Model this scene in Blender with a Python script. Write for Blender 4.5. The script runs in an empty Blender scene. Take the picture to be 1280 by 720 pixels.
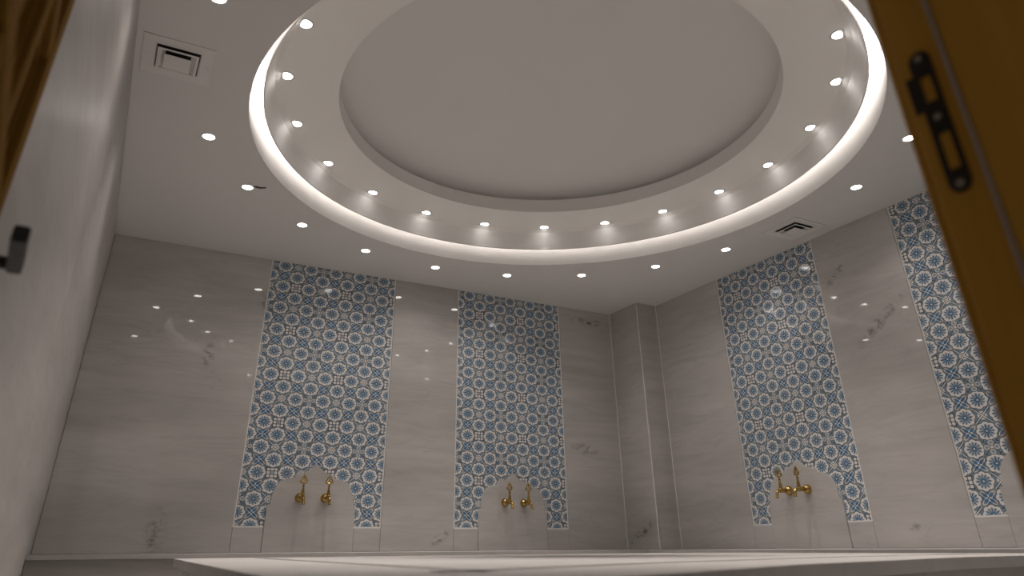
import bpy, bmesh, math, random
from mathutils import Vector, Matrix
random.seed(7)
S = bpy.context.scene
COL = S.collection
PI = math.pi

# ---------------------------------------------------------------- camera
EYE = 0.60                      # eye height above the bath floor
F_PX, PITCH, ROLL, CX, CY, YAW = 877.0, 0.4717, -0.0072, 624.0, 238.2, math.radians(28.1)
def room(v):                    # camera-heading frame -> room frame (x along back wall, y to back wall)
    c, s = math.cos(YAW), math.sin(YAW)
    return Vector((v[0]*c + v[1]*s, -v[0]*s + v[1]*c, v[2]))
cp, sp = math.cos(PITCH), math.sin(PITCH)
cr, sr = math.cos(ROLL), math.sin(ROLL)
fw = room((0, cp, sp)); up0 = room((0, -sp, cp)); rt0 = room((1, 0, 0))
rt = rt0*cr + up0*sr
up = up0*cr - rt0*sr
cam = bpy.data.cameras.new('camera')
cam.sensor_width = 36.0
cam.lens = F_PX/1280*36.0
cam.shift_x = (640-CX)/1280
cam.shift_y = (CY-360)/1280
cam.clip_start = 0.02
cam.dof.use_dof = True
cam.dof.focus_distance = 5.6
cam.dof.aperture_fstop = 2.8
cam_ob = bpy.data.objects.new('camera', cam)
COL.objects.link(cam_ob)
M = Matrix((rt, up, -fw)).transposed().to_4x4()
M.translation = Vector((0, 0, EYE))
cam_ob.matrix_world = M
S.camera = cam_ob

# ---------------------------------------------------------------- world, exposure
w = bpy.data.worlds.new('world'); S.world = w
w.use_nodes = True
w.node_tree.nodes['Background'].inputs[0].default_value = (1.0, 0.93, 0.85, 1)
w.node_tree.nodes['Background'].inputs[1].default_value = 0.22
S.view_settings.view_transform = 'Standard'
S.view_settings.look = 'None'
S.view_settings.gamma = 1.0
S.view_settings.use_curve_mapping = False
S.view_settings.exposure = 0.14
LAMP_RGB = (1.0, 0.90, 0.835)
LAMP_W = 72.0                     # each recessed downlight
LAMP_OUT_W = 11.0                # the ones in the flat ceiling: wider, softer beam
LENS_EMIT = 16.0
LED_EMIT = 8.0

# ---------------------------------------------------------------- dimensions (metres)
LX, RX, BY, FY = -0.28, 4.69, 5.846, 0.364     # left, right, back walls; room side of the door wall
CZ = EYE + 2.2                                  # ceiling
RC = (2.16, 3.24)                               # centre of the round recess
R0 = 1.872
RINGZ = EYE + 2.484
SLAB = 0.018                                    # face of the marble lining, proud of the wall
BENCH_Z = EYE - 0.016

# ---------------------------------------------------------------- helpers
def link(o, parent=None):
    COL.objects.link(o)
    if parent is not None:
        o.parent = parent
    return o
def tag(o, label=None, cat=None, group=None, kind=None):
    if label: o['label'] = label
    if cat: o['category'] = cat
    if group: o['group'] = group
    if kind: o['kind'] = kind
    return o
def empty(name, loc=(0, 0, 0), rz=0.0):
    o = bpy.data.objects.new(name, None)
    o.location = loc; o.rotation_euler = (0, 0, rz); o.empty_display_size = 0.1
    return link(o)
def mesh(name, verts, faces, mat, parent=None, smooth=False, uvs=None, fix=True):
    me = bpy.data.meshes.new(name)
    me.from_pydata([tuple(v) for v in verts], [], faces)
    if fix:
        bm = bmesh.new(); bm.from_mesh(me)
        bmesh.ops.recalc_face_normals(bm, faces=bm.faces)
        bm.to_mesh(me); bm.free()
    if smooth:
        for p in me.polygons: p.use_smooth = True
    me.materials.append(mat)
    me.update()
    return link(bpy.data.objects.new(name, me), parent)
def from_bm(name, bm, mat, parent=None, smooth=False):
    me = bpy.data.meshes.new(name)
    bmesh.ops.recalc_face_normals(bm, faces=bm.faces)
    bm.to_mesh(me); bm.free()
    if smooth:
        for p in me.polygons: p.use_smooth = True
    me.materials.append(mat)
    return link(bpy.data.objects.new(name, me), parent)
def autosmooth(o, ang=35):
    me = o.data
    bm = bmesh.new(); bm.from_mesh(me)
    for e in bm.edges:
        if len(e.link_faces) == 2 and e.calc_face_angle(0) > math.radians(ang): e.smooth = False
    for f in bm.faces: f.smooth = True
    bm.to_mesh(me); bm.free()
    return o
BOXF = [(0,1,2,3),(7,6,5,4),(0,4,5,1),(1,5,6,2),(2,6,7,3),(3,7,4,0)]
def box_v(x0, x1, y0, y1, z0, z1):
    return [(x0,y0,z0),(x1,y0,z0),(x1,y1,z0),(x0,y1,z0),(x0,y0,z1),(x1,y0,z1),(x1,y1,z1),(x0,y1,z1)]
def box(name, x0, x1, y0, y1, z0, z1, mat, parent=None, bevel=0.0):
    if bevel:
        bm = bmesh.new()
        bm_box(bm, x0, x1, y0, y1, z0, z1)
        bmesh.ops.bevel(bm, geom=bm.edges[:], offset=bevel, segments=2, affect='EDGES', profile=0.5)
        return from_bm(name, bm, mat, parent)
    return mesh(name, box_v(x0,x1,y0,y1,z0,z1), BOXF, mat, parent)
def bm_box(bm, x0, x1, y0, y1, z0, z1):
    vs = [bm.verts.new(v) for v in box_v(x0,x1,y0,y1,z0,z1)]
    for f in BOXF: bm.faces.new([vs[i] for i in f])
    return vs
def bm_lathe(bm, prof, n=24, mat=Matrix(), closed=False):
    """profile of (r, z) turned about z, placed by mat"""
    rings = []
    for r, z in prof:
        if r < 1e-6:
            rings.append([bm.verts.new(mat @ Vector((0, 0, z)))])
        else:
            rings.append([bm.verts.new(mat @ Vector((r*math.cos(2*PI*k/n), r*math.sin(2*PI*k/n), z))) for k in range(n)])
    pairs = list(zip(rings, rings[1:]))
    if closed: pairs.append((rings[-1], rings[0]))
    for a, b in pairs:
        for k in range(n):
            k2 = (k+1) % n
            if len(a) == 1 and len(b) == 1: continue
            if len(a) == 1: bm.faces.new((a[0], b[k], b[k2]))
            elif len(b) == 1: bm.faces.new((a[k], a[k2], b[0]))
            else: bm.faces.new((a[k], a[k2], b[k2], b[k]))
def bm_tube(bm, pts, radii, n=10, cap=True, closed=False):
    pts = [Vector(p) for p in pts]; rings = []
    if not hasattr(radii, '__len__'): radii = [radii]*len(pts)
    N = len(pts)
    for i, p in enumerate(pts):
        if closed: t = pts[(i+1) % N]-pts[i-1]
        else: t = pts[min(i+1, N-1)]-pts[max(i-1, 0)]
        t.normalize()
        ref = Vector((0, 0, 1)) if abs(t.z) < 0.9 else Vector((1, 0, 0))
        a = t.cross(ref).normalized(); b = t.cross(a)
        rings.append([bm.verts.new(p + (a*math.cos(2*PI*k/n)+b*math.sin(2*PI*k/n))*radii[i]) for k in range(n)])
    pr = list(zip(rings, rings[1:]))
    if closed: pr.append((rings[-1], rings[0]))
    for a, b in pr:
        for k in range(n): bm.faces.new((a[k], a[(k+1) % n], b[(k+1) % n], b[k]))
    if cap and not closed:
        bm.faces.new(rings[0][::-1]); bm.faces.new(rings[-1])
def bm_prism(bm, poly, axis_fn, d0, d1):
    """extrude a 2D polygon; axis_fn(p, q, d) -> 3D"""
    a = [bm.verts.new(axis_fn(p, q, d0)) for p, q in poly]
    b = [bm.verts.new(axis_fn(p, q, d1)) for p, q in poly]
    n = len(poly)
    bm.faces.new(a[::-1]); bm.faces.new(b)
    for k in range(n): bm.faces.new((a[k], a[(k+1) % n], b[(k+1) % n], b[k]))

# ---------------------------------------------------------------- node expression helper
class X:
    nt = None
    def __init__(s, sock): s.s = sock
    @staticmethod
    def m(op, *args, clamp=False):
        nd = X.nt.nodes.new('ShaderNodeMath'); nd.operation = op; nd.use_clamp = clamp
        for i, a in enumerate(args):
            if isinstance(a, X): X.nt.links.new(a.s, nd.inputs[i])
            else: nd.inputs[i].default_value = a
        return X(nd.outputs[0])
    def __add__(s, o): return X.m('ADD', s, o)
    __radd__ = __add__
    def __sub__(s, o): return X.m('SUBTRACT', s, o)
    def __rsub__(s, o): return X.m('SUBTRACT', o, s)
    def __mul__(s, o): return X.m('MULTIPLY', s, o)
    __rmul__ = __mul__
    def __truediv__(s, o): return X.m('DIVIDE', s, o)
    def __abs__(s): return X.m('ABSOLUTE', s)
def xmin(a, b): return X.m('MINIMUM', a, b)
def xmax(a, b): return X.m('MAXIMUM', a, b)
def xcos(a): return X.m('COSINE', a)
def hyp(a, b): return X.m('SQRT', a*a + b*b)
def ang(y, x): return X.m('ARCTAN2', y, x)
def below(v, edge, soft=0.012):          # 1 where v < edge
    return X.m('MULTIPLY_ADD', (edge - v) if isinstance(edge, X) else X.m('SUBTRACT', edge, v), 1.0/soft, 0.5, clamp=True)
def line(v, c, half, soft=0.012): return below(abs(v-c), half, soft)
def mixc(fac, a, b):
    nd = X.nt.nodes.new('ShaderNodeMix'); nd.data_type = 'RGBA'
    for sock, val in ((nd.inputs[0], fac), (nd.inputs[6], a), (nd.inputs[7], b)):
        if isinstance(val, X): X.nt.links.new(val.s, sock)
        elif hasattr(val, 'is_output'): X.nt.links.new(val, sock)
        elif isinstance(val, (int, float)): sock.default_value = val
        else: sock.default_value = (*val, 1)
    return nd.outputs[2]
def newmat(name):
    m = bpy.data.materials.new(name); m.use_nodes = True
    X.nt = m.node_tree
    return m, m.node_tree, m.node_tree.nodes['Principled BSDF']
def noise(nt, vec, scale, detail=4, rough=0.55, dist=0.0):
    n = nt.nodes.new('ShaderNodeTexNoise')
    n.inputs['Scale'].default_value = scale; n.inputs['Detail'].default_value = detail
    n.inputs['Roughness'].default_value = rough; n.inputs['Distortion'].default_value = dist
    if vec is not None: nt.links.new(vec, n.inputs['Vector'])
    return X(n.outputs['Fac'])
def mapping(nt, vec, rot=(0, 0, 0), scale=(1, 1, 1), loc=(0, 0, 0)):
    n = nt.nodes.new('ShaderNodeMapping')
    n.inputs['Rotation'].default_value = rot; n.inputs['Scale'].default_value = scale; n.inputs['Location'].default_value = loc
    nt.links.new(vec, n.inputs['Vector'])
    return n.outputs[0]
def bump(nt, p, h, strength, dist=0.01):
    b = nt.nodes.new('ShaderNodeBump'); b.inputs['Strength'].default_value = strength; b.inputs['Distance'].default_value = dist
    nt.links.new(h.s, b.inputs['Height']); nt.links.new(b.outputs[0], p.inputs['Normal'])
def position(nt):
    return nt.nodes.new('ShaderNodeNewGeometry').outputs['Position']

# ---------------------------------------------------------------- materials
def plain(name, rgb, rough=0.5, metal=0.0, spec=0.5):
    m, nt, p = newmat(name)
    p.inputs['Base Color'].default_value = (*rgb, 1); p.inputs['Roughness'].default_value = rough
    p.inputs['Metallic'].default_value = metal; p.inputs['Specular IOR Level'].default_value = spec
    n = noise(nt, position(nt), 60, 2)
    r = X.m('MULTIPLY_ADD', n, 0.12, rough-0.06, clamp=True)
    nt.links.new(r.s, p.inputs['Roughness'])
    return m
def marble(name, light, dark, rot, rough=0.05, smudges=(), seed=0.0, stretch=(0.35, 0.35, 2.4), spec=0.5):
    m, nt, p = newmat(name)
    pos = position(nt)
    v = mapping(nt, pos, rot=rot, scale=stretch, loc=(seed, seed*1.7, seed*0.6))
    big = noise(nt, v, 1.1, 5, 0.55, 0.6)
    fine = noise(nt, v, 4.5, 6, 0.6, 1.2)
    cloud = noise(nt, pos, 0.8, 3, 0.5)
    f = X.m('MULTIPLY_ADD', big*0.55 + fine*0.3 + cloud*0.35, 2.6, -1.08, clamp=True)
    c = mixc(f, dark, light)
    vein = noise(nt, v, 2.3, 7, 0.62, 0.8)
    ridge = below(abs(vein-0.5), 0.012, 0.02)
    c = mixc(ridge*0.22*big, c, tuple(x*0.55 for x in dark))
    sx = nt.nodes.new('ShaderNodeSeparateXYZ'); nt.links.new(pos, sx.inputs[0])
    px, py, pz = X(sx.outputs[0]), X(sx.outputs[1]), X(sx.outputs[2])
    sm = None
    for (axis, a, z, ra, rz, tilt) in smudges:       # natural dark mineral stains
        u = (px if axis == 'x' else py) - a
        q = pz - (z + EYE)
        q2 = q - u*tilt
        d = hyp(u/ra, q2/rz)
        b = below(d, 0.75, 0.9)
        sm = b if sm is None else xmax(sm, b)
    if sm is not None:
        n3 = noise(nt, mapping(nt, pos, rot=rot, scale=(1, 1, 1.6)), 16, 6, 0.7, 0.6)
        g = X.m('MULTIPLY_ADD', n3, 5.5, -2.55, clamp=True)
        c = mixc(sm*g*0.88, c, (0.10, 0.095, 0.09))
    nt.links.new(c, p.inputs['Base Color'])
    p.inputs['Roughness'].default_value = rough
    p.inputs['Specular IOR Level'].default_value = spec
    return m

MB_L, MB_D = (0.58, 0.56, 0.545), (0.37, 0.355, 0.342)
m_back = marble('polished_marble_back', MB_L, MB_D, (0, math.radians(-14), 0), 0.030,
                smudges=(('x', 4.02, 0.83, 0.16, 0.05, -0.12), ('x', 4.15, 2.08, 0.26, 0.045, 0.02), ('x', 4.55, 0.14, 0.16, 0.045, 0.55),
                         ('x', 0.42, 0.12, 0.07, 0.14, 0.0), ('x', 0.93, 1.83, 0.06, 0.10, 0.0), ('x', 0.55, 1.35, 0.05, 0.10, 0.0), ('x', 2.55, 0.08, 0.09, 0.04, 0.5)), seed=3.1)
m_right = marble('polished_marble_right', MB_L, MB_D, (math.radians(33), 0, 0), 0.030,
                 smudges=(('y', 3.02, 1.42, 0.26, 0.05, -0.62), ('y', 3.27, 1.86, 0.12, 0.04, -0.62), ('y', 3.15, 0.10, 0.05, 0.03, 0)), seed=8.3)
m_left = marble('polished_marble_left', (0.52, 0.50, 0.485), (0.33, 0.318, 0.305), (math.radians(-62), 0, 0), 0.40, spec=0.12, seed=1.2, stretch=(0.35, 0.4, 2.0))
m_pillar = marble('polished_marble_pillar', MB_L, MB_D, (math.radians(-25), 0, 0), 0.03, smudges=(('y', 5.58, 0.125, 0.20, 0.05, -0.42),), seed=4.4)
m_slab = marble('bench_marble', (0.40, 0.387, 0.375), (0.30, 0.29, 0.28), (0, 0, math.radians(20)), 0.45, spec=0.2, seed=5.5, stretch=(0.4, 1.8, 1.0))
m_riser = marble('darker_riser_marble', (0.33, 0.315, 0.30), (0.24, 0.228, 0.218), (0, math.radians(-10), 0), 0.12, seed=9.1)  # darker marble tone on bench risers and platform base
m_floor = marble('floor_marble', (0.80, 0.78, 0.755), (0.68, 0.66, 0.635), (0, 0, math.radians(50)), 0.15, seed=6.1, stretch=(0.4, 1.6, 1.0))
m_inlay = marble('grey_inlay_marble', (0.36, 0.345, 0.33), (0.28, 0.27, 0.26), (0, 0, 0.4), 0.12, seed=2.2)

def paint(name, rgb, bscale=180, bstr=0.12, rough=0.75):
    m, nt, p = newmat(name)
    pos = position(nt)
    n = noise(nt, pos, 2.0, 3)
    c = mixc(X.m('MULTIPLY_ADD', n, 1.4, -0.2, clamp=True), tuple(x*0.965 for x in rgb), rgb)
    nt.links.new(c, p.inputs['Base Color'])
    p.inputs['Roughness'].default_value = rough; p.inputs['Specular IOR Level'].default_value = 0.25
    bump(nt, p, noise(nt, pos, bscale, 3), bstr, 0.004)
    return m
m_ceil = paint('ceiling_paint', (0.60, 0.59, 0.575))
m_ring = paint('ring_paint', (0.80, 0.785, 0.765))
m_cove = paint('stippled_cove_plaster', (0.74, 0.73, 0.72), 160, 0.4)
m_upper = paint('upper_ceiling_paint', (0.72, 0.705, 0.69))
m_grout = plain('white_grout', (0.74, 0.73, 0.71), 0.5)
m_white = plain('white_painted_metal', (0.62, 0.61, 0.59), 0.4)
m_dark = plain('dark_void', (0.015, 0.014, 0.013), 0.9)
m_black = plain('black_metal', (0.012, 0.012, 0.012), 0.5, 0.0)
m_steel = plain('steel_screw', (0.5, 0.49, 0.47), 0.3, 1.0)
m_brass = plain('aged_brass', (0.46, 0.31, 0.10), 0.24, 1.0)
m_gasket = plain('grey_rubber_gasket', (0.42, 0.39, 0.36), 0.6)
m_chip = plain('torn_plaster_edge', (0.09, 0.075, 0.065), 0.9)

def wood(name, a, b, rough=0.55):
    m, nt, p = newmat(name)
    tc = nt.nodes.new('ShaderNodeTexCoord').outputs['Object']
    v = mapping(nt, tc, scale=(14, 14, 0.9))
    g = noise(nt, v, 2.2, 6, 0.6, 0.5)
    h = noise(nt, mapping(nt, tc, scale=(60, 60, 2.0)), 3.0, 3)
    f = X.m('MULTIPLY_ADD', g*0.75+h*0.3, 2.2, -0.65, clamp=True)
    nt.links.new(mixc(f, a, b), p.inputs['Base Color'])
    p.inputs['Roughness'].default_value = rough
    p.inputs['Specular IOR Level'].default_value = 0.25
    bump(nt, p, g, 0.08, 0.003)
    return m
m_wood = wood('varnished_oak', (0.52, 0.300, 0.054), (0.62, 0.375, 0.074))
m_wood_d = wood('varnished_oak_stop', (0.52, 0.300, 0.054), (0.61, 0.370, 0.073))
m_leaf = wood('shaded_door_wood', (0.165, 0.084, 0.015), (0.24, 0.128, 0.027), 0.8)  # darker than the frame wood: shade on the leaf put into its colour
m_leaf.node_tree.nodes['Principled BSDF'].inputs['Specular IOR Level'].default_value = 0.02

def emit(name, rgb, strength):
    m = bpy.data.materials.new(name); m.use_nodes = True
    nt = m.node_tree; nt.nodes.clear()
    o = nt.nodes.new('ShaderNodeOutputMaterial'); e = nt.nodes.new('ShaderNodeEmission')
    e.inputs[0].default_value = (*rgb, 1); e.inputs[1].default_value = strength
    nt.links.new(e.outputs[0], o.inputs[0])
    return m
m_lens = emit('downlight_lens_glow', (1.0, 0.96, 0.92), LENS_EMIT)
m_led = emit('led_strip_glow', (1.0, 0.925, 0.87), LED_EMIT)

def tile_material():
    """glazed floral tile: palmettes on every edge middle, knots and rings on the corners"""
    m, nt, p = newmat('glazed_floral_tile')
    uv = nt.nodes.new('ShaderNodeUVMap'); uv.uv_map = 'tile'
    sx = nt.nodes.new('ShaderNodeSeparateXYZ'); nt.links.new(uv.outputs[0], sx.inputs[0])
    u, v = X(sx.outputs[0]), X(sx.outputs[1])
    wob = noise(nt, uv.outputs[0], 9.0, 2)
    a = X.m('PINGPONG', u, 1.0); b = X.m('PINGPONG', v, 1.0)
    mm, nn = xmax(a, b), xmin(a, b)
    WHITE, BLUE, DEEP, DARK, GREY = (0.74, 0.735, 0.715), (0.100, 0.230, 0.390), (0.070, 0.185, 0.350), (0.075, 0.090, 0.105), (0.245, 0.290, 0.325)
    blue = mixc(X.m('MULTIPLY_ADD', noise(nt, uv.outputs[0], 1.7, 2), 2.4, -0.7, clamp=True), BLUE, (0.145, 0.235, 0.330))
    c = mixc(below(hyp(1.0-mm, nn), 0.13), (0.19, 0.270, 0.345), WHITE)
    # leaf star in the middle of the tile
    dx, dy = mm-0.5, nn-0.5
    rs, th = hyp(dx, dy), ang(dy, dx)
    c2 = abs(xcos(th*2.0 + PI/2))
    star = 0.13 + 0.30*c2*c2*c2
    c = mixc(below(rs, star + 0.03), c, DARK)
    c = mixc(below(rs, star), c, mixc(below(rs, 0.17), GREY, DEEP))
    c = mixc(line(rs, star*0.62, 0.016), c, WHITE)
    c = mixc(below(rs, 0.055 + 0.02*xcos(th*4.0)), c, mixc(below(rs, 0.03), WHITE, DARK))
    # little leaves either side of each arm
    for (lx, ly) in ((0.62, 0.80), (0.20, 0.38), (0.80, 0.62)):
        d = hyp(mm-lx, nn-ly)
        c = mixc(below(d, 0.085), c, DARK); c = mixc(below(d, 0.066), c, DEEP); c = mixc(below(d, 0.026), c, WHITE)
    # crossing stems
    q = abs(1.0-mm-nn)
    near = below(hyp(1.0-mm, nn), 0.32)
    c = mixc(line(q, 0.042, 0.016)*near, c, DARK)
    c = mixc(below(q, 0.022)*near*0.8, c, WHITE)
    c = mixc(line(mm-nn, 0.0, 0.014), c, DARK)
    # palmettes
    for (ex, ey, orient) in ((0.5, 0.0, 0), (1.0, 0.5, 1)):
        px, py = mm-ex, nn-ey
        r, t = hyp(px, py), ang(py, px)
        halo = 0.256 + 0.042*abs(xcos(t*4.0))
        c = mixc(below(r, halo + 0.016), c, DARK)
        c = mixc(below(r, halo), c, WHITE)
        rr = r + (wob-0.5)*0.015
        petal = 0.184 + 0.040*xcos(t*12.0)
        c = mixc(below(rr, petal + 0.006)*0.6, c, DARK)
        c = mixc(below(rr, petal - 0.004), c, blue)
        spoke = below(xcos(t*12.0), -0.42, 0.4)*below(abs(rr-0.155), 0.062, 0.02)
        c = mixc(spoke*0.85, c, (0.55, 0.56, 0.56))
        rib = below(xcos(t*12.0)*(-1.0), -0.86, 0.1)*below(abs(rr-0.120), 0.065, 0.02)
        c = mixc(rib*0.8, c, DARK)
        c = mixc(below(rr, 0.058 + 0.012*xcos(t*6.0)), c, DARK)
        c = mixc(below(rr, 0.042 + 0.012*xcos(t*6.0)), c, BLUE)
        c = mixc(below(rr, 0.022), c, WHITE)
    # square knot at one corner
    inside = below(mm, 0.185)
    c = mixc(inside, c, WHITE)
    c = mixc(inside*xmax(line(mm, 0.062, 0.014), line(nn, 0.062, 0.014)), c, DARK)
    c = mixc(line(mm, 0.185, 0.014)*below(nn, 0.19), c, DARK)
    c = mixc(below(mm, 0.045)*0.6, c, BLUE)
    # four rings round the opposite corner
    dc = hyp(1.0-mm, nn-0.865)
    c = mixc(below(hyp(1.0-mm, 1.0-nn), 0.08), c, WHITE)
    c = mixc(below(dc, 0.102), c, DARK); c = mixc(below(dc, 0.080), c, WHITE)
    c = mixc(line(dc, 0.050, 0.010), c, GREY); c = mixc(below(dc, 0.028), c, BLUE)
    nt.links.new(c, p.inputs['Base Color'])
    p.inputs['Roughness'].default_value = 0.09
    p.inputs['Specular IOR Level'].default_value = 0.5
    bump(nt, p, noise(nt, uv.outputs[0], 14.0, 2), 0.10, 0.002)
    return m
m_tile = tile_material()

# ================================================================ SETTING
# ---- floor
fl = tag(box('floor', LX-0.2, RX+0.2, -1.6, BY+0.2, -0.12, 0.0, m_floor), kind='structure')

# ---- wall cores
wb = tag(box('wall_back', LX-0.15, RX+0.15, BY, BY+0.15, 0.0, CZ+0.25, m_grout), kind='structure')
wr = tag(box('wall_right', RX, RX+0.15, FY, BY, 0.0, CZ+0.25, m_grout), kind='structure')
wl = tag(box('wall_left', LX-0.15, LX-0.02, -1.6, BY, 0.0, CZ+0.25, m_grout), kind='structure')

def slab_x(parent, x0, x1, z0, z1, mat, face=SLAB, name='marble_slab'):
    """marble slab on the back wall with eased edges"""
    c = 0.0025; g = 0.0008
    x0 += g; x1 -= g; yf, yb = BY-face, BY
    v = [(x0,yb,z0),(x1,yb,z0),(x1,yb,z1),(x0,yb,z1), (x0,yf+c,z0),(x1,yf+c,z0),(x1,yf+c,z1),(x0,yf+c,z1), (x0+c,yf,z0+c),(x1-c,yf,z0+c),(x1-c,yf,z1-c),(x0+c,yf,z1-c)]
    f = [(0,1,2,3)] + [(i,(i+1)%4,4+(i+1)%4,4+i) for i in range(4)] + [(4+i,4+(i+1)%4,8+(i+1)%4,8+i) for i in range(4)] + [(8,9,10,11)]
    return mesh(name, v, f, mat, parent)
def slab_y(parent, y0, y1, z0, z1, mat, xw, sgn, face=SLAB, name='marble_slab'):
    """the same on a side wall whose core face is x = xw; sgn -1: faces -x"""
    c = 0.0025; g = 0.0008
    y0 += g; y1 -= g; xf, xb = xw+sgn*face, xw; cc = -sgn*c
    v = [(xb,y0,z0),(xb,y1,z0),(xb,y1,z1),(xb,y0,z1), (xf+cc,y0,z0),(xf+cc,y1,z0),(xf+cc,y1,z1),(xf+cc,y0,z1), (xf,y0+c,z0+c),(xf,y1-c,z0+c),(xf,y1-c,z1-c),(xf,y0+c,z1-c)]
    f = [(0,1,2,3)] + [(i,(i+1)%4,4+(i+1)%4,4+i) for i in range(4)] + [(4+i,4+(i+1)%4,8+(i+1)%4,8+i) for i in range(4)] + [(8,9,10,11)]
    return mesh(name, v, f, mat, parent)

PB = EYE + 0.148                    # foot of the tile panels
P1, P2 = (0.923, 2.037), (2.665, 3.791)
P3, P4 = (3.440, 4.510), (1.685, 2.755)
PIL_X, PIL_Y = 4.425, 5.375
for (x0, x1) in ((LX, P1[0]), (P1[1], P2[0]), (P2[1], PIL_X)):
    slab_x(wb, x0, x1, BENCH_Z, CZ, m_back)
slab_x(wb, LX, RX, 0.0, BENCH_Z-0.03, m_back)
for (y0, y1) in ((P3[1], PIL_Y), (P4[1], P3[0]), (FY, P4[0])):
    slab_y(wr, y0, y1, BENCH_Z, CZ, m_right, RX, -1)
slab_y(wr, FY, BY-SLAB, 0.0, BENCH_Z-0.03, m_right, RX, -1)
# left wall: tall slabs butted side by side
for (y0, y1) in ((-1.6, 0.9), (0.9, 3.4), (3.4, BY-SLAB)):
    slab_y(wl, y0, y1, 0.0, CZ, m_left, LX-0.02, 1, 0.02)
# corner pillar, lined with two marble slabs
pil = tag(box('wall_pillar', PIL_X+0.02, RX-0.001, PIL_Y+0.02, BY-SLAB-0.0005, BENCH_Z, CZ, m_grout), kind='structure')
def slab_free(parent, a, b, z0, z1, nrm, mat, t=0.02):
    a, b, n = Vector((*a, 0)), Vector((*b, 0)), Vector((*nrm, 0)); d = (b-a).normalized(); c = 0.003
    v = []
    for (off, ins) in ((0.0, 0.0), (t-c, 0.0), (t, c)):
        for (e, z) in ((a+d*ins, z0+ins), (b-d*ins, z0+ins), (b-d*ins, z1-ins), (a+d*ins, z1-ins)):
            q = e+n*off; v.append((q.x, q.y, z))
    f = [(0,1,2,3)] + [(i,(i+1)%4,4+(i+1)%4,4+i) for i in range(4)] + [(4+i,4+(i+1)%4,8+(i+1)%4,8+i) for i in range(4)] + [(8,9,10,11)]
    return mesh('marble_slab', v, f, mat, parent)
slab_free(pil, (PIL_X+0.02, PIL_Y), (PIL_X+0.02, BY-SLAB-0.0005), BENCH_Z, CZ, (-1, 0), m_pillar)
slab_free(pil, (PIL_X+0.02, PIL_Y+0.02), (RX-SLAB-0.001, PIL_Y+0.02), BENCH_Z, CZ, (0, -1), m_right)

for (gx, gy) in ((PIL_X-0.0005, BY-SLAB-0.0005), (PIL_X+0.001, PIL_Y+0.001), (RX-SLAB-0.0005, PIL_Y-0.0005)):
    bm = bmesh.new(); bm_tube(bm, [(gx, gy, BENCH_Z+0.001), (gx, gy, CZ-0.001)], 0.0045, 8); autosmooth(from_bm('grout_bead', bm, m_grout, pil), 60)

# ---- door wall with its opening (the camera looks in through it)
JX0, JX1, DZ = -0.123, 0.713, 2.12
WD = 0.33
wf = tag(mesh('wall_front',
     box_v(LX, JX0-0.05, FY-WD, FY-0.004, 0, CZ) + box_v(JX1+0.05, RX, FY-WD, FY-0.004, 0, CZ) + box_v(JX0-0.05, JX1+0.05, FY-WD, FY-0.004, DZ+0.05, CZ),
     [tuple(i+8*k for i in f) for k in range(3) for f in BOXF], m_left), kind='structure')

# ---- ceiling with the round recess
def ceiling():
    ccx, ccy = RC
    x0, x1, y0, y1 = LX-0.02, RX+0.02, FY-WD, BY+0.02
    angs = [2*PI*k/144 for k in range(144)]
    for (px, py) in ((x0, y0), (x1, y0), (x1, y1), (x0, y1)):
        angs.append(math.atan2(py-ccy, px-ccx) % (2*PI))
    angs = sorted(set(round(t, 6) for t in angs))
    n = len(angs); v = []; f = []
    for t in angs:
        c, s = math.cos(t), math.sin(t)
        k = min(((x1-ccx)/c if c > 1e-9 else (x0-ccx)/c if c < -1e-9 else 1e9), ((y1-ccy)/s if s > 1e-9 else (y0-ccy)/s if s < -1e-9 else 1e9))
        v += [(ccx+R0*c, ccy+R0*s, CZ), (ccx+k*c, ccy+k*s, CZ), (ccx+k*c, ccy+k*s, CZ+0.03), (ccx+(R0+0.02)*c, ccy+(R0+0.02)*s, CZ+0.03)]
    for i in range(n):
        j = (i+1) % n
        for e in range(4):
            e2 = (e+1) % 4
            f.append((i*4+e, j*4+e, j*4+e2, i*4+e2))
    return tag(mesh('ceiling', v, f, m_ceil), kind='structure')
ceil_ob = ceiling()
def turned(name, prof, mat, parent, n=160, closed=True):
    bm = bmesh.new()
    bm_lathe(bm, prof, n, Matrix.Translation((RC[0], RC[1], EYE)), closed)
    return autosmooth(from_bm(name, bm, mat, parent), 25)
# upright face of the recess
turned('cove_wall', [(R0, 2.203), (R0+0.088, 2.60), (R0+0.12, 2.60), (R0+0.05, 2.2305), (R0+0.008, 2.2305), (R0+0.0005, 2.2005)], m_cove, ceil_ob)
# floating ring: flat soffit, sloped outer rim with a lip hiding the light strip
turned('ring_soffit', [(1.393, 2.484), (1.70, 2.484), (1.735, 2.480), (1.765, 2.460), (1.785, 2.425), (1.796, 2.400), (1.802, 2.322), (1.806, 2.315), (1.812, 2.318),
                       (1.812, 2.43), (1.790, 2.500), (1.760, 2.592), (1.393, 2.592)], m_ring, ceil_ob)
# upper ceiling above the ring, with a dim gap behind the ring's inner edge
turned('upper_ceiling', [(0.0, 2.900), (0.30, 2.897), (0.60, 2.887), (0.85, 2.868), (1.05, 2.838), (1.20, 2.800), (1.32, 2.748), (1.40, 2.692), (1.45, 2.625), (1.455, 2.594), (R0+0.12, 2.603), (R0+0.12, 2.95), (0.0, 2.95)], m_upper, ceil_ob, closed=False)
led = turned('led_strip', [(1.850, 2.585), (1.930, 2.585), (1.930, 2.593), (1.850, 2.593)], m_led, None, 144)
tag(led, 'glowing light strip hidden behind the lip of the floating ceiling ring', 'light strip')

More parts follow.
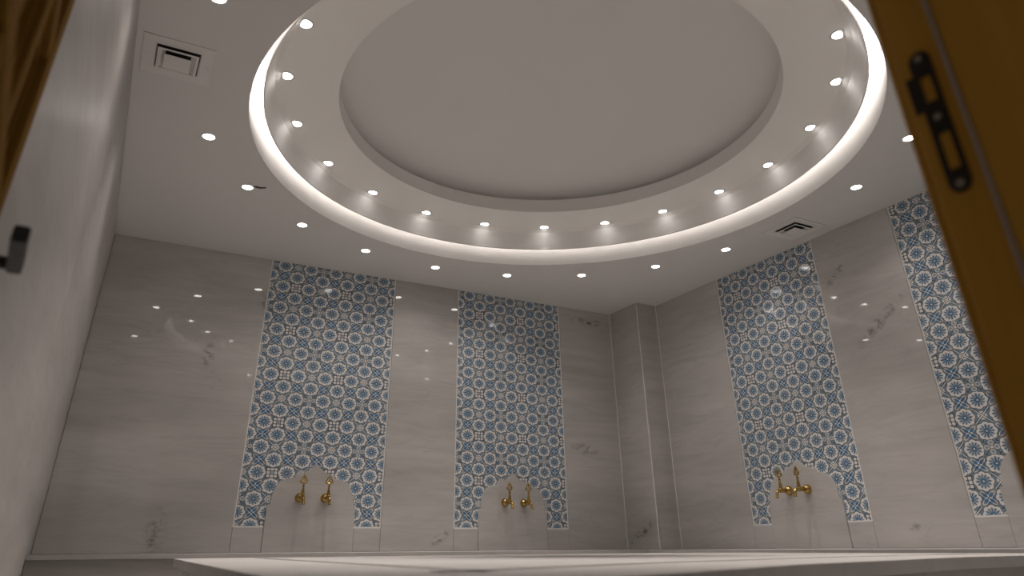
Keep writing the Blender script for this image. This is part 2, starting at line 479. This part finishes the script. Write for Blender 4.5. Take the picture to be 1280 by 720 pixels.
# ================================================================ TILE PANELS
def arch_half():
    """half outline (offset from centre, height above EYE), from foot to peak"""
    pts = [(0.338, 0.300), (0.318, 0.304), (0.314, 0.330), (0.311, 0.365), (0.300, 0.405), (0.283, 0.436), (0.257, 0.463), (0.225, 0.480), (0.190, 0.489),
           (0.160, 0.492), (0.153, 0.512), (0.120, 0.520), (0.085, 0.533), (0.055, 0.549), (0.030, 0.566), (0.012, 0.582), (0.0, 0.594)]
    return pts
def in_arch(x, z):
    x = abs(x); pts = arch_half()
    if z <= pts[0][1]: return x < pts[0][0]
    if z >= pts[-1][1]: return False
    for (xa, za), (xb, zb) in zip(pts, pts[1:]):
        if za <= z <= zb: return x < xa+(xb-xa)*(z-za)/max(zb-za, 1e-9)
    return False
TH = 0.1827
def wall_frame(kind):
    """local frame of a wall: (along, up, out) -> room point"""
    if kind == 'back': return lambda s, z, d: (s, BY-d, z)
    return lambda s, z, d: (RX-d, s, z)
def tile_panel(kind, lo, hi, label, flip, sh=0):
    fr = wall_frame(kind)
    mid = (lo+hi)/2
    root = empty('tile_panel', fr(mid, PB, 0.0))
    ox, oy, oz = root.location
    def L(s, z, d):
        q = fr(s, z, d); return (q[0]-ox, q[1]-oy, q[2]-oz)
    tag(root, label, 'tile panel', 'floral tile panels on the marble walls')
    b = 0.008
    tw = (hi-lo-2*b)/5
    rows = int(math.ceil((CZ-PB-b)/TH))
    for j in range(rows):
        for i in range(5):
            s0, s1 = lo+b+i*tw+0.0004, lo+b+(i+1)*tw-0.0004
            z0, z1 = PB+b+j*TH+0.0004, min(PB+b+(j+1)*TH-0.0004, CZ-0.001)
            if z1-z0 < 0.01: continue
            if all(in_arch(s-mid, z-EYE+0.02) and in_arch((s-mid)*1.06, z-EYE+0.03) for s in (s0, s1) for z in (z0, z1)): continue
            pts = [(s0, z0), (s1, z0), (s1, z1), (s0, z1)]
            v = [L(s, z, 0.0005) for s, z in pts] + [L(s, z, 0.0095) for s, z in pts] + [L(s+(0.0012 if s == s0 else -0.0012), z+(0.0012 if z == z0 else -0.0012), 0.0102) for s, z in pts]
            f = [(0,1,2,3)] + [(q,(q+1)%4,4+(q+1)%4,4+q) for q in range(4)] + [(4+q,4+(q+1)%4,8+(q+1)%4,8+q) for q in range(4)] + [(8,9,10,11)]
            o = mesh('tile', v, f, m_tile, root)
            me = o.data
            uvl = me.uv_layers.new(name='tile')
            sz = (pts*3)
            for lp in me.loops:
                s, z = sz[lp.vertex_index]
                us = (s-lo-b)/tw
                if flip: us = 5-us
                uvl.data[lp.index].uv = (us-1.0+8+sh, (z-PB-b)/TH+8+sh)
    # pale grout border round the field
    bm = bmesh.new()
    for (s0, s1, z0, z1) in ((lo+0.0005, lo+b, PB, CZ-0.001), (hi-b, hi-0.0005, PB, CZ-0.001), (lo+b, mid-0.339, PB, PB+b), (mid+0.339, hi-b, PB, PB+b)):
        vs = [bm.verts.new(L(s, z, d)) for d in (0.0005, 0.0125) for s, z in ((s0, z0), (s1, z0), (s1, z1), (s0, z1))]
        for f in BOXF: bm.faces.new([vs[q] for q in f])
    from_bm('grout_border', bm, m_grout, root)
    return mid
def backplate(kind, mid, lo, hi, label, wall, mat):
    fr = wall_frame(kind)
    root_loc = fr(mid, BENCH_Z, 0.0)
    half = arch_half()
    poly = [(-0.338, BENCH_Z-EYE)] + [(-x, z) for x, z in half] + [(x, z) for x, z in half[-2::-1]] + [(0.338, BENCH_Z-EYE)]
    bm = bmesh.new()
    def loop(off, d):
        out = []
        for x, z in poly:
            k = max(0.0, 1-off/0.3)
            zz = z if z <= BENCH_Z-EYE+1e-6 else z-off*(1.0 if z > 0.31 else 0.0)
            q = fr(mid+x*k, zz+EYE, d)
            out.append(bm.verts.new((q[0]-root_loc[0], q[1]-root_loc[1], q[2]-root_loc[2])))
        return out
    A, B, Cc = loop(0, 0.0112), loop(0, 0.0205), loop(0.003, 0.0230)
    n = len(poly)
    for P, Q in ((A, B), (B, Cc)):
        for k in range(n): bm.faces.new((P[k], P[(k+1) % n], Q[(k+1) % n], Q[k]))
    bm.faces.new(A[::-1]); bm.faces.new(Cc)
    o = from_bm('marble_backplate', bm, mat)
    o.location = root_loc
    tag(o, label, 'backplate', 'arched marble plates below the tile panels')
    # short marble blocks under the two feet of the tile panel belong to the wall lining
    for a, b2 in ((lo, mid-0.339), (mid+0.339, hi)):
        if kind == 'back': slab_x(wall, a, b2, BENCH_Z, PB-0.0005, mat)
        else: slab_y(wall, a, b2, BENCH_Z, PB-0.0005, mat, RX, -1)
panels = [
 ('back', P1, 'blue and white floral tile panel on the back wall, beside the widest plain marble slab', 'arched marble plate with two brass taps beside the widest plain marble slab', wb, m_back, False),
 ('back', P2, 'blue and white floral tile panel on the back wall, next to the marble pillar', 'arched marble plate with two brass taps on the back wall, next to the pillar', wb, m_back, False),
 ('right', P3, 'blue and white floral tile panel on the side wall, nearest the marble pillar', 'arched marble plate with two brass taps on the side wall', wr, m_right, True),
 ('right', P4, 'blue and white floral tile panel partly hidden by the wooden door frame', 'arched marble plate on the side wall, mostly hidden beyond the frame edge', wr, m_right, True)]
mids = []
for kind, (lo, hi), lab, lab2, wall, mat, flip in panels:
    mid = tile_panel(kind, lo, hi, lab, flip, 1 if lo == P4[0] else 0)
    backplate(kind, mid, lo, hi, lab2, wall, mat)
    mids.append(mid)

# ================================================================ BRASS TAPS
def tap(loc, rz, label, turn):
    """wall at local y = 0, tap comes out along -y"""
    root = empty('brass_tap', loc, rz)
    tag(root, label, 'tap', 'brass hammam taps on the arched plates')
    out = Matrix.Rotation(PI/2, 4, 'X')              # local z of the lathe -> -y
    bm = bmesh.new()
    bm_lathe(bm, [(0.0, 0.0), (0.034, 0.0), (0.034, 0.004), (0.033, 0.010), (0.029, 0.022), (0.021, 0.031), (0.014, 0.036), (0.0, 0.036)], 24, out)
    autosmooth(from_bm('rosette', bm, m_brass, root))
    bm = bmesh.new()
    bm_lathe(bm, [(0.0, 0.034), (0.012, 0.034), (0.012, 0.050), (0.016, 0.056), (0.016, 0.060), (0.013, 0.066), (0.016, 0.076), (0.019, 0.088), (0.017, 0.100), (0.012, 0.106), (0.0, 0.106)], 20, out)
    autosmooth(from_bm('body', bm, m_brass, root))
    bm = bmesh.new()
    pts = [(0, -0.098, 0.0)]
    for k in range(7):
        t = k/6*PI/2*0.85
        pts.append((0, -0.112-0.026*math.sin(t), -0.002-0.026*(1-math.cos(t))))
    pts += [(0, -0.141, -0.044), (0, -0.141, -0.047), (0, -0.141, -0.054)]
    bm_tube(bm, pts, [0.0105]*8 + [0.0105, 0.013, 0.013], 14)
    autosmooth(from_bm('spout', bm, m_brass, root), 50)
    bm = bmesh.new()
    up_ = Matrix.Translation((0, -0.088, 0.0))
    bm_lathe(bm, [(0.0, 0.012), (0.014, 0.012), (0.0145, 0.022), (0.012, 0.028), (0.0125, 0.036), (0.009, 0.055), (0.0065, 0.070), (0.010, 0.074), (0.010, 0.079), (0.0055, 0.083), (0.005, 0.094), (0.0, 0.094)], 16, up_)
    autosmooth(from_bm('stem', bm, m_brass, root))
    # pierced trefoil key
    bm = bmesh.new()
    key = []
    for k in range(36):
        t = 2*PI*k/36
        r = 0.0235*(1.0+0.20*math.cos(3*(t-PI/2)))
        key.append((r*math.cos(t), 0, 0.118+r*math.sin(t)))
    R = Matrix.Rotation(turn, 4, 'Z')
    T = Matrix.Translation((0, -0.088, 0))
    bm_tube(bm, [T @ R @ Vector(q) for q in key], 0.0052, 8, closed=True)
    for t in (PI/2, PI/2+2*PI/3, PI/2+4*PI/3):
        bm_tube(bm, [T @ R @ Vector((0, 0, 0.118)), T @ R @ Vector((0.024*math.cos(t), 0, 0.118+0.024*math.sin(t)))], 0.0040, 8)
    key_ob = autosmooth(from_bm('key_handle', bm, m_brass, root), 50)
    bm = bmesh.new()
    bm_lathe(bm, [(0.0, 0.148), (0.004, 0.148), (0.0055, 0.152), (0.003, 0.158), (0.0, 0.160)], 10, T)
    autosmooth(from_bm('finial', bm, m_brass, key_ob), 50)
    return root
tz = EYE + 0.352
fy = BY-0.0230
for (x, lab, tr) in ((mids[0]-0.105, 'brass tap on the plate beside the widest marble slab, nearer that slab', 0.1),
                     (mids[0]+0.090, 'brass tap on the plate beside the widest slab, on the pillar side', -0.15),
                     (mids[1]-0.085, 'brass tap on the plate next to the pillar, the one farther from the pillar', 0.15),
                     (mids[1]+0.102, 'brass tap on the plate next to the pillar, the one closer to the pillar', -0.1)):
    tap((x, fy, tz), 0.0, lab, tr)
fx = RX-0.0230
for (y, lab, tr) in ((4.085, 'brass tap on the side wall plate, the one closer to the pillar', 0.1), (3.915, 'brass tap on the side wall plate, the one farther from the pillar', -0.2)):
    tap((fx, y, tz+0.025), -PI/2, lab, tr)

# ================================================================ BENCH AND PLATFORM
bench = empty('marble_bench', (LX, BY, 0.0))
tag(bench, 'pale marble wall bench running along the back and side walls', 'bench')
def bpart(name, x0, x1, y0, y1, z0, z1, mat, bev):
    return box(name, x0-LX, x1-LX, y0-BY, y1-BY, z0, z1, mat, bench, bev)
BF = BY-0.50
bpart('seat_slab', LX+0.001, RX-SLAB-0.001, BF, BY-0.001, BENCH_Z-0.028, BENCH_Z-0.0005, m_slab, 0.004)
bpart('seat_slab', RX-0.42, RX-0.001, FY+0.02, BF-0.001, BENCH_Z-0.028, BENCH_Z-0.0005, m_slab, 0.004)
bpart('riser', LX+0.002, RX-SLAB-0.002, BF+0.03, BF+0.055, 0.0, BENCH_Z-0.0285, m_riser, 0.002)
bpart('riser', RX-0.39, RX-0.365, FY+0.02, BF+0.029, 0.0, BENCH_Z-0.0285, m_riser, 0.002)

PZ = EYE-0.036
outline = [(0.235, 0.92), (0.60, 0.86), (1.40, 1.24), (2.60, 1.62), (3.95, 1.78), (3.95, 4.10), (3.65, 4.45), (0.43, 4.45)]
def rounded(poly, r, seg=5):
    out = []; n = len(poly)
    for i in range(n):
        p, a, b = Vector(poly[i]), Vector(poly[i-1]), Vector(poly[(i+1) % n])
        da, db = (a-p).normalized(), (b-p).normalized()
        q0, q1 = p+da*r, p+db*r
        for k in range(seg+1):
            t = k/seg
            q = q0*(1-t)**2+p*2*t*(1-t)+q1*t*t
            out.append((q.x, q.y))
    return out
def inset(poly, d):
    n = len(poly); out = []
    for i in range(n):
        p, a, b = Vector(poly[i]), Vector(poly[i-1]), Vector(poly[(i+1) % n])
        e0, e1 = (p-a).normalized(), (b-p).normalized()
        n0, n1 = Vector((-e0.y, e0.x)), Vector((-e1.y, e1.x))
        k = (n0+n1); k = k/(k.length_squared)*2
        q = p+k*d; out.append((q.x, q.y))
    return out
px0, py0 = 2.2, 3.1
plat = empty('marble_platform', (px0, py0, 0.0))
tag(plat, 'low broad marble platform in the middle of the bath with grey inlaid border', 'platform')
def plat_prism(name, poly, z0, z1, mat, bev=0.0):
    bm = bmesh.new()
    bm_prism(bm, [(x-px0, y-py0) for x, y in poly], lambda x, y, z: (x, y, z), z0, z1)
    if bev:
        ed = [e for e in bm.edges if all(abs(v.co.z-z1) < 1e-6 for v in e.verts)]
        bmesh.ops.bevel(bm, geom=ed, offset=bev, segments=3, affect='EDGES', profile=0.5)
    return from_bm(name, bm, mat, plat)
plat_prism('top_slab', rounded(outline, 0.10), PZ-0.035, PZ, m_slab, 0.010)
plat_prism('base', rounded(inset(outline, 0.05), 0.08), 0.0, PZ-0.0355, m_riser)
io, ii = inset(outline, 0.36), inset(outline, 0.405)
bm = bmesh.new()
n = len(io)
vo = [bm.verts.new((x-px0, y-py0, PZ+0.0010)) for x, y in io]; vi = [bm.verts.new((x-px0, y-py0, PZ+0.0010)) for x, y in ii]
wo = [bm.verts.new((x-px0, y-py0, PZ+0.0001)) for x, y in io]; wi = [bm.verts.new((x-px0, y-py0, PZ+0.0001)) for x, y in ii]
for k in range(n):
    j = (k+1) % n
    for a, b in ((vo, vi), (vi, wi), (wi, wo), (wo, vo)): bm.faces.new((a[k], a[j], b[j], b[k]))
from_bm('inlay_band', bm, m_inlay, plat)

# ================================================================ DOWNLIGHTS
bm = bmesh.new()
bm_lathe(bm, [(0.0345, 0.0), (0.0345, -0.003), (0.037, -0.0042), (0.044, -0.0035), (0.0465, -0.001), (0.0465, 0.0)], 28, closed=True)
trim_me = bpy.data.meshes.new('trim_ring'); bmesh.ops.recalc_face_normals(bm, faces=bm.faces); bm.to_mesh(trim_me); bm.free(); trim_me.materials.append(m_white)
for q in trim_me.polygons: q.use_smooth = True
bm = bmesh.new()
bm_lathe(bm, [(0.0, -0.0022), (0.028, -0.0020), (0.0343, -0.0010), (0.0343, 0.0), (0.0, 0.0)], 24)
lens_me = bpy.data.meshes.new('lens'); bmesh.ops.recalc_face_normals(bm, faces=bm.faces); bm.to_mesh(lens_me); bm.free(); lens_me.materials.append(m_lens)
lamp_data = bpy.data.lights.new('downlight_beam', 'SPOT')
lamp_data.energy = LAMP_W; lamp_data.color = LAMP_RGB
lamp_data.spot_size = math.radians(66); lamp_data.spot_blend = 1.0; lamp_data.shadow_soft_size = 0.03
lamp_wide = bpy.data.lights.new('downlight_wide_beam', 'SPOT')
lamp_wide.energy = LAMP_OUT_W; lamp_wide.color = LAMP_RGB
lamp_wide.spot_size = math.radians(134); lamp_wide.spot_blend = 1.0; lamp_wide.shadow_soft_size = 0.03
def downlight(r, deg, z, label, group, lamp=lamp_data):
    t = math.radians(deg)
    root = empty('downlight', (RC[0]+r*math.cos(t), RC[1]+r*math.sin(t), z))
    tag(root, label, 'downlight', group)
    link(bpy.data.objects.new('trim_ring', trim_me), root)
    link(bpy.data.objects.new('lens', lens_me), root)
    la = link(bpy.data.objects.new('beam', lamp), root)
    la.location = (0, 0, -0.012)
    return root
ring_deg = [-173.4, 169.4, 151.6, 133.4, 115.4, 97.3, 79.2, 61.6, 43.9, 26.9, 9.6, -7.0, -24.6, -42.2, -58.0, -75.0, -92.0, -108.5, -125.0, -141.0, -157.2]
for d in ring_deg:
    downlight(1.703, d, RINGZ-0.0005, 'small round lit downlight on the floating ring inside the circular recess', 'downlights on the ceiling ring')
out_deg = [(-165.8, 2.20), (160.0, 2.13), (142.2, 2.12), (124.2, 2.12), (106.4, 2.12), (88.2, 2.13), (70.3, 2.145), (52.3, 2.165), (34.7, 2.165), (17.7, 2.15), (-16.6, 2.12), (-34.2, 2.12),
           (-52.0, 2.13), (-70.0, 2.13), (-88.0, 2.13), (-106.0, 2.13)]
for d, r in out_deg:
    lab = 'small round lit downlight in the flat ceiling outside the circular recess'; grp = 'downlights in the flat ceiling'
    if d == 142.2: lab, grp = 'small round lit downlight beside the dark chipped hole in the flat ceiling', None
    downlight(r, d, CZ-0.0005, lab, grp, lamp_wide)
# chipped hole and wire end beside one downlight
t = math.radians(142.2); hx, hy = RC[0]+2.12*math.cos(t), RC[1]+2.12*math.sin(t)
hole = empty('ceiling_chip', (hx+0.030, hy-0.030, CZ))
tag(hole, 'dark chipped plaster crack with a bit of wire beside a downlight in the flat ceiling', 'ceiling damage')
bm = bmesh.new()
crack = [(-0.010, 0.004), (0.012, 0.014), (0.030, 0.010), (0.052, 0.016), (0.078, 0.012), (0.088, 0.000), (0.072, -0.006), (0.060, 0.003), (0.045, -0.004), (0.030, 0.000), (0.022, -0.016), (0.012, -0.002), (-0.004, -0.006)]
ca = math.radians(-12)
crack = [(x*math.cos(ca)-y*math.sin(ca), x*math.sin(ca)+y*math.cos(ca)) for x, y in crack]
bm_prism(bm, crack, lambda x, y, z: (x, y, z), -0.0022, -0.0002)
from_bm('chipped_plaster', bm, m_chip, hole)
bm = bmesh.new()
bm_tube(bm, [(0.020, 0.002, -0.003), (0.035, -0.006, -0.010), (0.055, -0.016, -0.012), (0.074, -0.022, -0.006), (0.080, -0.026, -0.002)], 0.0022, 6)
from_bm('wire', bm, m_dark, hole)

# ================================================================ AIR DIFFUSERS
def sq_ring(bm, h0, z0, h1, z1, t=0.0012):
    """sloping square collar from half-size h0 at z0 to h1 at z1, given a thickness"""
    rings = []
    for (h, z) in ((h0, z0), (h1, z1), (h1-t, z1+t), (h0-t, z0+t)):
        rings.append([bm.verts.new((x*h, y*h, z)) for x, y in ((-1,-1),(1,-1),(1,1),(-1,1))])
    for a in range(4):
        A, B = rings[a], rings[(a+1) % 4]
        for k in range(4): bm.faces.new((A[k], A[(k+1) % 4], B[(k+1) % 4], B[k]))
def diffuser(x, y, label):
    root = empty('air_diffuser', (x, y, CZ))
    tag(root, label, 'air vent', 'square ceiling air diffusers')
    bm = bmesh.new()
    H, h = 0.165, 0.1005
    rings = [[bm.verts.new((sx*q, sy*q, z)) for sx, sy in ((-1,-1),(1,-1),(1,1),(-1,1))] for q, z in ((H, -0.0004), (H, -0.0035), (H-0.003, -0.005), (h+0.006, -0.005), (h, -0.0035), (h, -0.0004))]
    for a in range(6):
        A, B = rings[a], rings[(a+1) % 6]
        for k in range(4): bm.faces.new((A[k], A[(k+1) % 4], B[(k+1) % 4], B[k]))
    from_bm('frame', bm, m_white, root)
    bm = bmesh.new(); bm_box(bm, -h+0.0005, h-0.0005, -h+0.0005, h-0.0005, -0.0016, -0.0006)
    from_bm('duct_opening', bm, m_dark, root)
    bm = bmesh.new(); sq_ring(bm, 0.060, -0.003, 0.0950, -0.017); sq_ring(bm, 0.0950, -0.017, 0.082, -0.0175)
    from_bm('louvre_ring', bm, m_white, root)
    bm = bmesh.new(); sq_ring(bm, 0.030, -0.004, 0.062, -0.027)
    for hh in (0.062,):
        vs = [bm.verts.new((sx*hh, sy*hh, -0.0275)) for sx, sy in ((-1,-1),(1,-1),(1,1),(-1,1))]; bm.faces.new(vs)
        v2 = [bm.verts.new((sx*hh, sy*hh, -0.0260)) for sx, sy in ((-1,-1),(1,-1),(1,1),(-1,1))]; bm.faces.new(v2)
        for k in range(4): bm.faces.new((vs[k], vs[(k+1) % 4], v2[(k+1) % 4], v2[k]))
    from_bm('centre_plate', bm, m_white, root)
    for sx in (-1, 1):
        bm = bmesh.new(); bm_lathe(bm, [(0.0, -0.0075), (0.003, -0.007), (0.0045, -0.0052), (0.0, -0.0052)], 10, Matrix.Translation((sx*0.145, 0, 0)))
        from_bm('screw', bm, m_steel, root)
diffuser(-0.085, 3.265, 'square white air diffuser in the ceiling beside the plain marble wall')
diffuser(4.375, 3.335, 'square white air diffuser in the ceiling close above a floral tile panel')

# ================================================================ DOOR FRAME (trim) AND DOOR LEAF
fr_root = empty('trim_1', (JX1, FY, 0.0))
tag(fr_root, kind='structure')
fr_root['label'] = 'varnished wooden door frame with a black strike plate'
D0 = -WD-0.004
SEAM = 0.311-FY
def fpart(name, x0, x1, y0, y1, z0, z1, mat, parent=fr_root, bev=0.0): return box(name, x0, x1, y0, y1, z0, z1, mat, parent, bev)
fpart('jamb', 0.0, 0.049, SEAM, 0.0, 0.0, DZ+0.03, m_wood, bev=0.003)
fpart('door_stop', -0.008, 0.049, D0, SEAM-0.0045, 0.0, DZ+0.03, m_wood_d, bev=0.002)
fpart('gasket', -0.0095, 0.010, SEAM-0.0042, SEAM-0.0004, 0.0, DZ+0.03, m_gasket)
fpart('architrave', 0.012, 0.10, 0.0006, 0.016, 0.0, DZ+0.09, m_wood, bev=0.003)
W = JX1-JX0
fpart('jamb', -W-0.049, -W, D0, 0.0, 0.0, DZ+0.03, m_wood, bev=0.003)
fpart('head_jamb', -W+0.0005, -0.0085, D0, 0.0, DZ-0.002, DZ+0.03, m_wood, bev=0.003)
# strike plate, in the (y, z) plane of the jamb, about 1 mm proud of it
sp_c = (0.3375-FY, EYE)
def plate():
    hw, z0, z1, r = 0.0118, 0.318, 0.493, 0.0118
    outer = []
    for k in range(9):
        t = PI+PI*k/8; outer.append((hw*math.cos(t), z0+r+r*math.sin(t)))
    for k in range(9):
        t = PI*k/8; outer.append((hw*math.cos(t), z1-r+r*math.sin(t)))
    # outer runs: bottom semicircle left->right, top semicircle right->left
    bm = bmesh.new()
    holes = [(-0.0062, 0.0058, 0.428, 0.460), (-0.0062, 0.0058, 0.345, 0.388)]
    # build the plate from a grid of strips around the two holes
    def quad(y0, y1, za, zb):
        vs = [bm.verts.new((x, sp_c[0]+y, sp_c[1]+z)) for x in (-0.0016, -0.0001) for y, z in ((y0, za), (y1, za), (y1, zb), (y0, zb))]
        for f in BOXF: bm.faces.new([vs[i] for i in f])
    zc = [z0+r, holes[1][2], holes[1][3], holes[0][2], holes[0][3], z1-r]
    for a, b in zip(zc, zc[1:]):
        hole_ = any(abs(a-h[2]) < 1e-6 for h in holes)
        if hole_:
            quad(-hw, -0.0062, a, b); quad(0.0058, hw, a, b)
        else: quad(-hw, hw, a, b)
    for half in (outer[:9], outer[9:]):
        vs0 = [bm.verts.new((-0.0016, sp_c[0]+y, sp_c[1]+z)) for y, z in half]; vs1 = [bm.verts.new((-0.0001, sp_c[0]+y, sp_c[1]+z)) for y, z in half]
        bm.faces.new(vs0); bm.faces.new(vs1[::-1])
        for k in range(8): bm.faces.new((vs0[k], vs0[k+1], vs1[k+1], vs1[k]))
    # lip that carries the latch, reaching to the room-side edge of the jamb
    for (y0, y1, za, zb) in ((hw, hw+0.0085, 0.420, 0.466),): quad(y0, y1, za, zb)
    return from_bm('strike_plate', bm, m_black, fr_root)
pl_ob = plate()
pl_ob['label'] = 'black metal strike plate with two openings'
for z in (0.484, 0.408, 0.328):
    bm = bmesh.new()
    bm_lathe(bm, [(0.0, 0.0012), (0.0025, 0.0010), (0.0038, 0.0002), (0.0038, 0.0), (0.0, 0.0)], 12, Matrix.Translation((-0.0017, sp_c[0], sp_c[1]+z)) @ Matrix.Rotation(-PI/2, 4, 'Y'))
    from_bm('screw', bm, m_steel, pl_ob)

# door leaf, hinged on the other jamb and swung in almost against the side wall
DW, DT = 0.816, 0.046
LEAF_ANG = math.atan(0.107)
leaf = empty('door_1', (JX0, FY+0.006, 0.0), LEAF_ANG)
tag(leaf, kind='structure')
leaf['label'] = 'open wooden lattice door leaf with a black lever handle'
# local: y along the leaf from hinge to free edge, x = 0 is the visible face, leaf body at x < 0
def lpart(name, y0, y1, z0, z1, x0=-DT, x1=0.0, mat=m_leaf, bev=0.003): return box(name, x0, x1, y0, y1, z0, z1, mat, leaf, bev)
ZB, ZT = 0.012, DZ-0.006
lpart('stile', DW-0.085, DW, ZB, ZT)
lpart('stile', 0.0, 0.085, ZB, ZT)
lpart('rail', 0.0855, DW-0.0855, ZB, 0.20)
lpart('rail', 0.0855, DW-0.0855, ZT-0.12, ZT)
zs = [0.2005]
rails = []
zc = EYE + 0.43
while zc > 0.30: zc -= 0.265
z = zc
while z < ZT-0.16:
    if z > 0.26: rails.append(z)
    z += 0.265
lat0, lat1 = 0.0855, DW-0.0855
ncol = 3; mw = 0.055
cw = (lat1-lat0-(ncol-1)*mw)/ncol
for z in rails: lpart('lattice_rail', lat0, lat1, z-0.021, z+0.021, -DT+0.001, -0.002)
edges = [0.2005] + [q for z in rails for q in (z-0.0215, z+0.0215)] + [ZT-0.1205]
for c in range(ncol-1):
    y0 = lat0+(c+1)*cw+c*mw
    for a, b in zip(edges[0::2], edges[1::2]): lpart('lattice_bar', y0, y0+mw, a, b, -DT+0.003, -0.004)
for c in range(ncol):
    y0 = lat0+c*(cw+mw)
    for a, b in zip(edges[0::2], edges[1::2]):
        # recessed field with a raised moulding round it
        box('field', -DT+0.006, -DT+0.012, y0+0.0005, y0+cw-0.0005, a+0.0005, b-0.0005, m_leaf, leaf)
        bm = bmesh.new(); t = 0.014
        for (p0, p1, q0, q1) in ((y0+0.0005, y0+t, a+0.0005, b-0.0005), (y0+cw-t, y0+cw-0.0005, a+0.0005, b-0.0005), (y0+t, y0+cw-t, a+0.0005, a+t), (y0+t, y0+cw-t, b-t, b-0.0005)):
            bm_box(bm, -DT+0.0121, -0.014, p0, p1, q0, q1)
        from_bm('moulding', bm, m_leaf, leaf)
# lever handle: rose, neck and flat lever pointing to the hinges
hz = EYE + 0.357
hy = DW-0.060
handle = mesh('lever_handle', *(lambda: (box_v(0.0002, 0.007, hy-0.024, hy+0.024, hz-0.024, hz+0.024), BOXF))(), m_black, leaf)
handle['label'] = 'black lever door handle'
bm = bmesh.new(); bm_tube(bm, [(0.007, hy, hz), (0.030, hy, hz)], 0.009, 14); from_bm('neck', bm, m_black, handle)
bm = bmesh.new(); bm_box(bm, 0.0302, 0.0490, hy-0.130, hy+0.011, hz-0.011, hz+0.011)
bmesh.ops.bevel(bm, geom=bm.edges[:], offset=0.002, segments=2, affect='EDGES'); from_bm('lever', bm, m_black, handle)
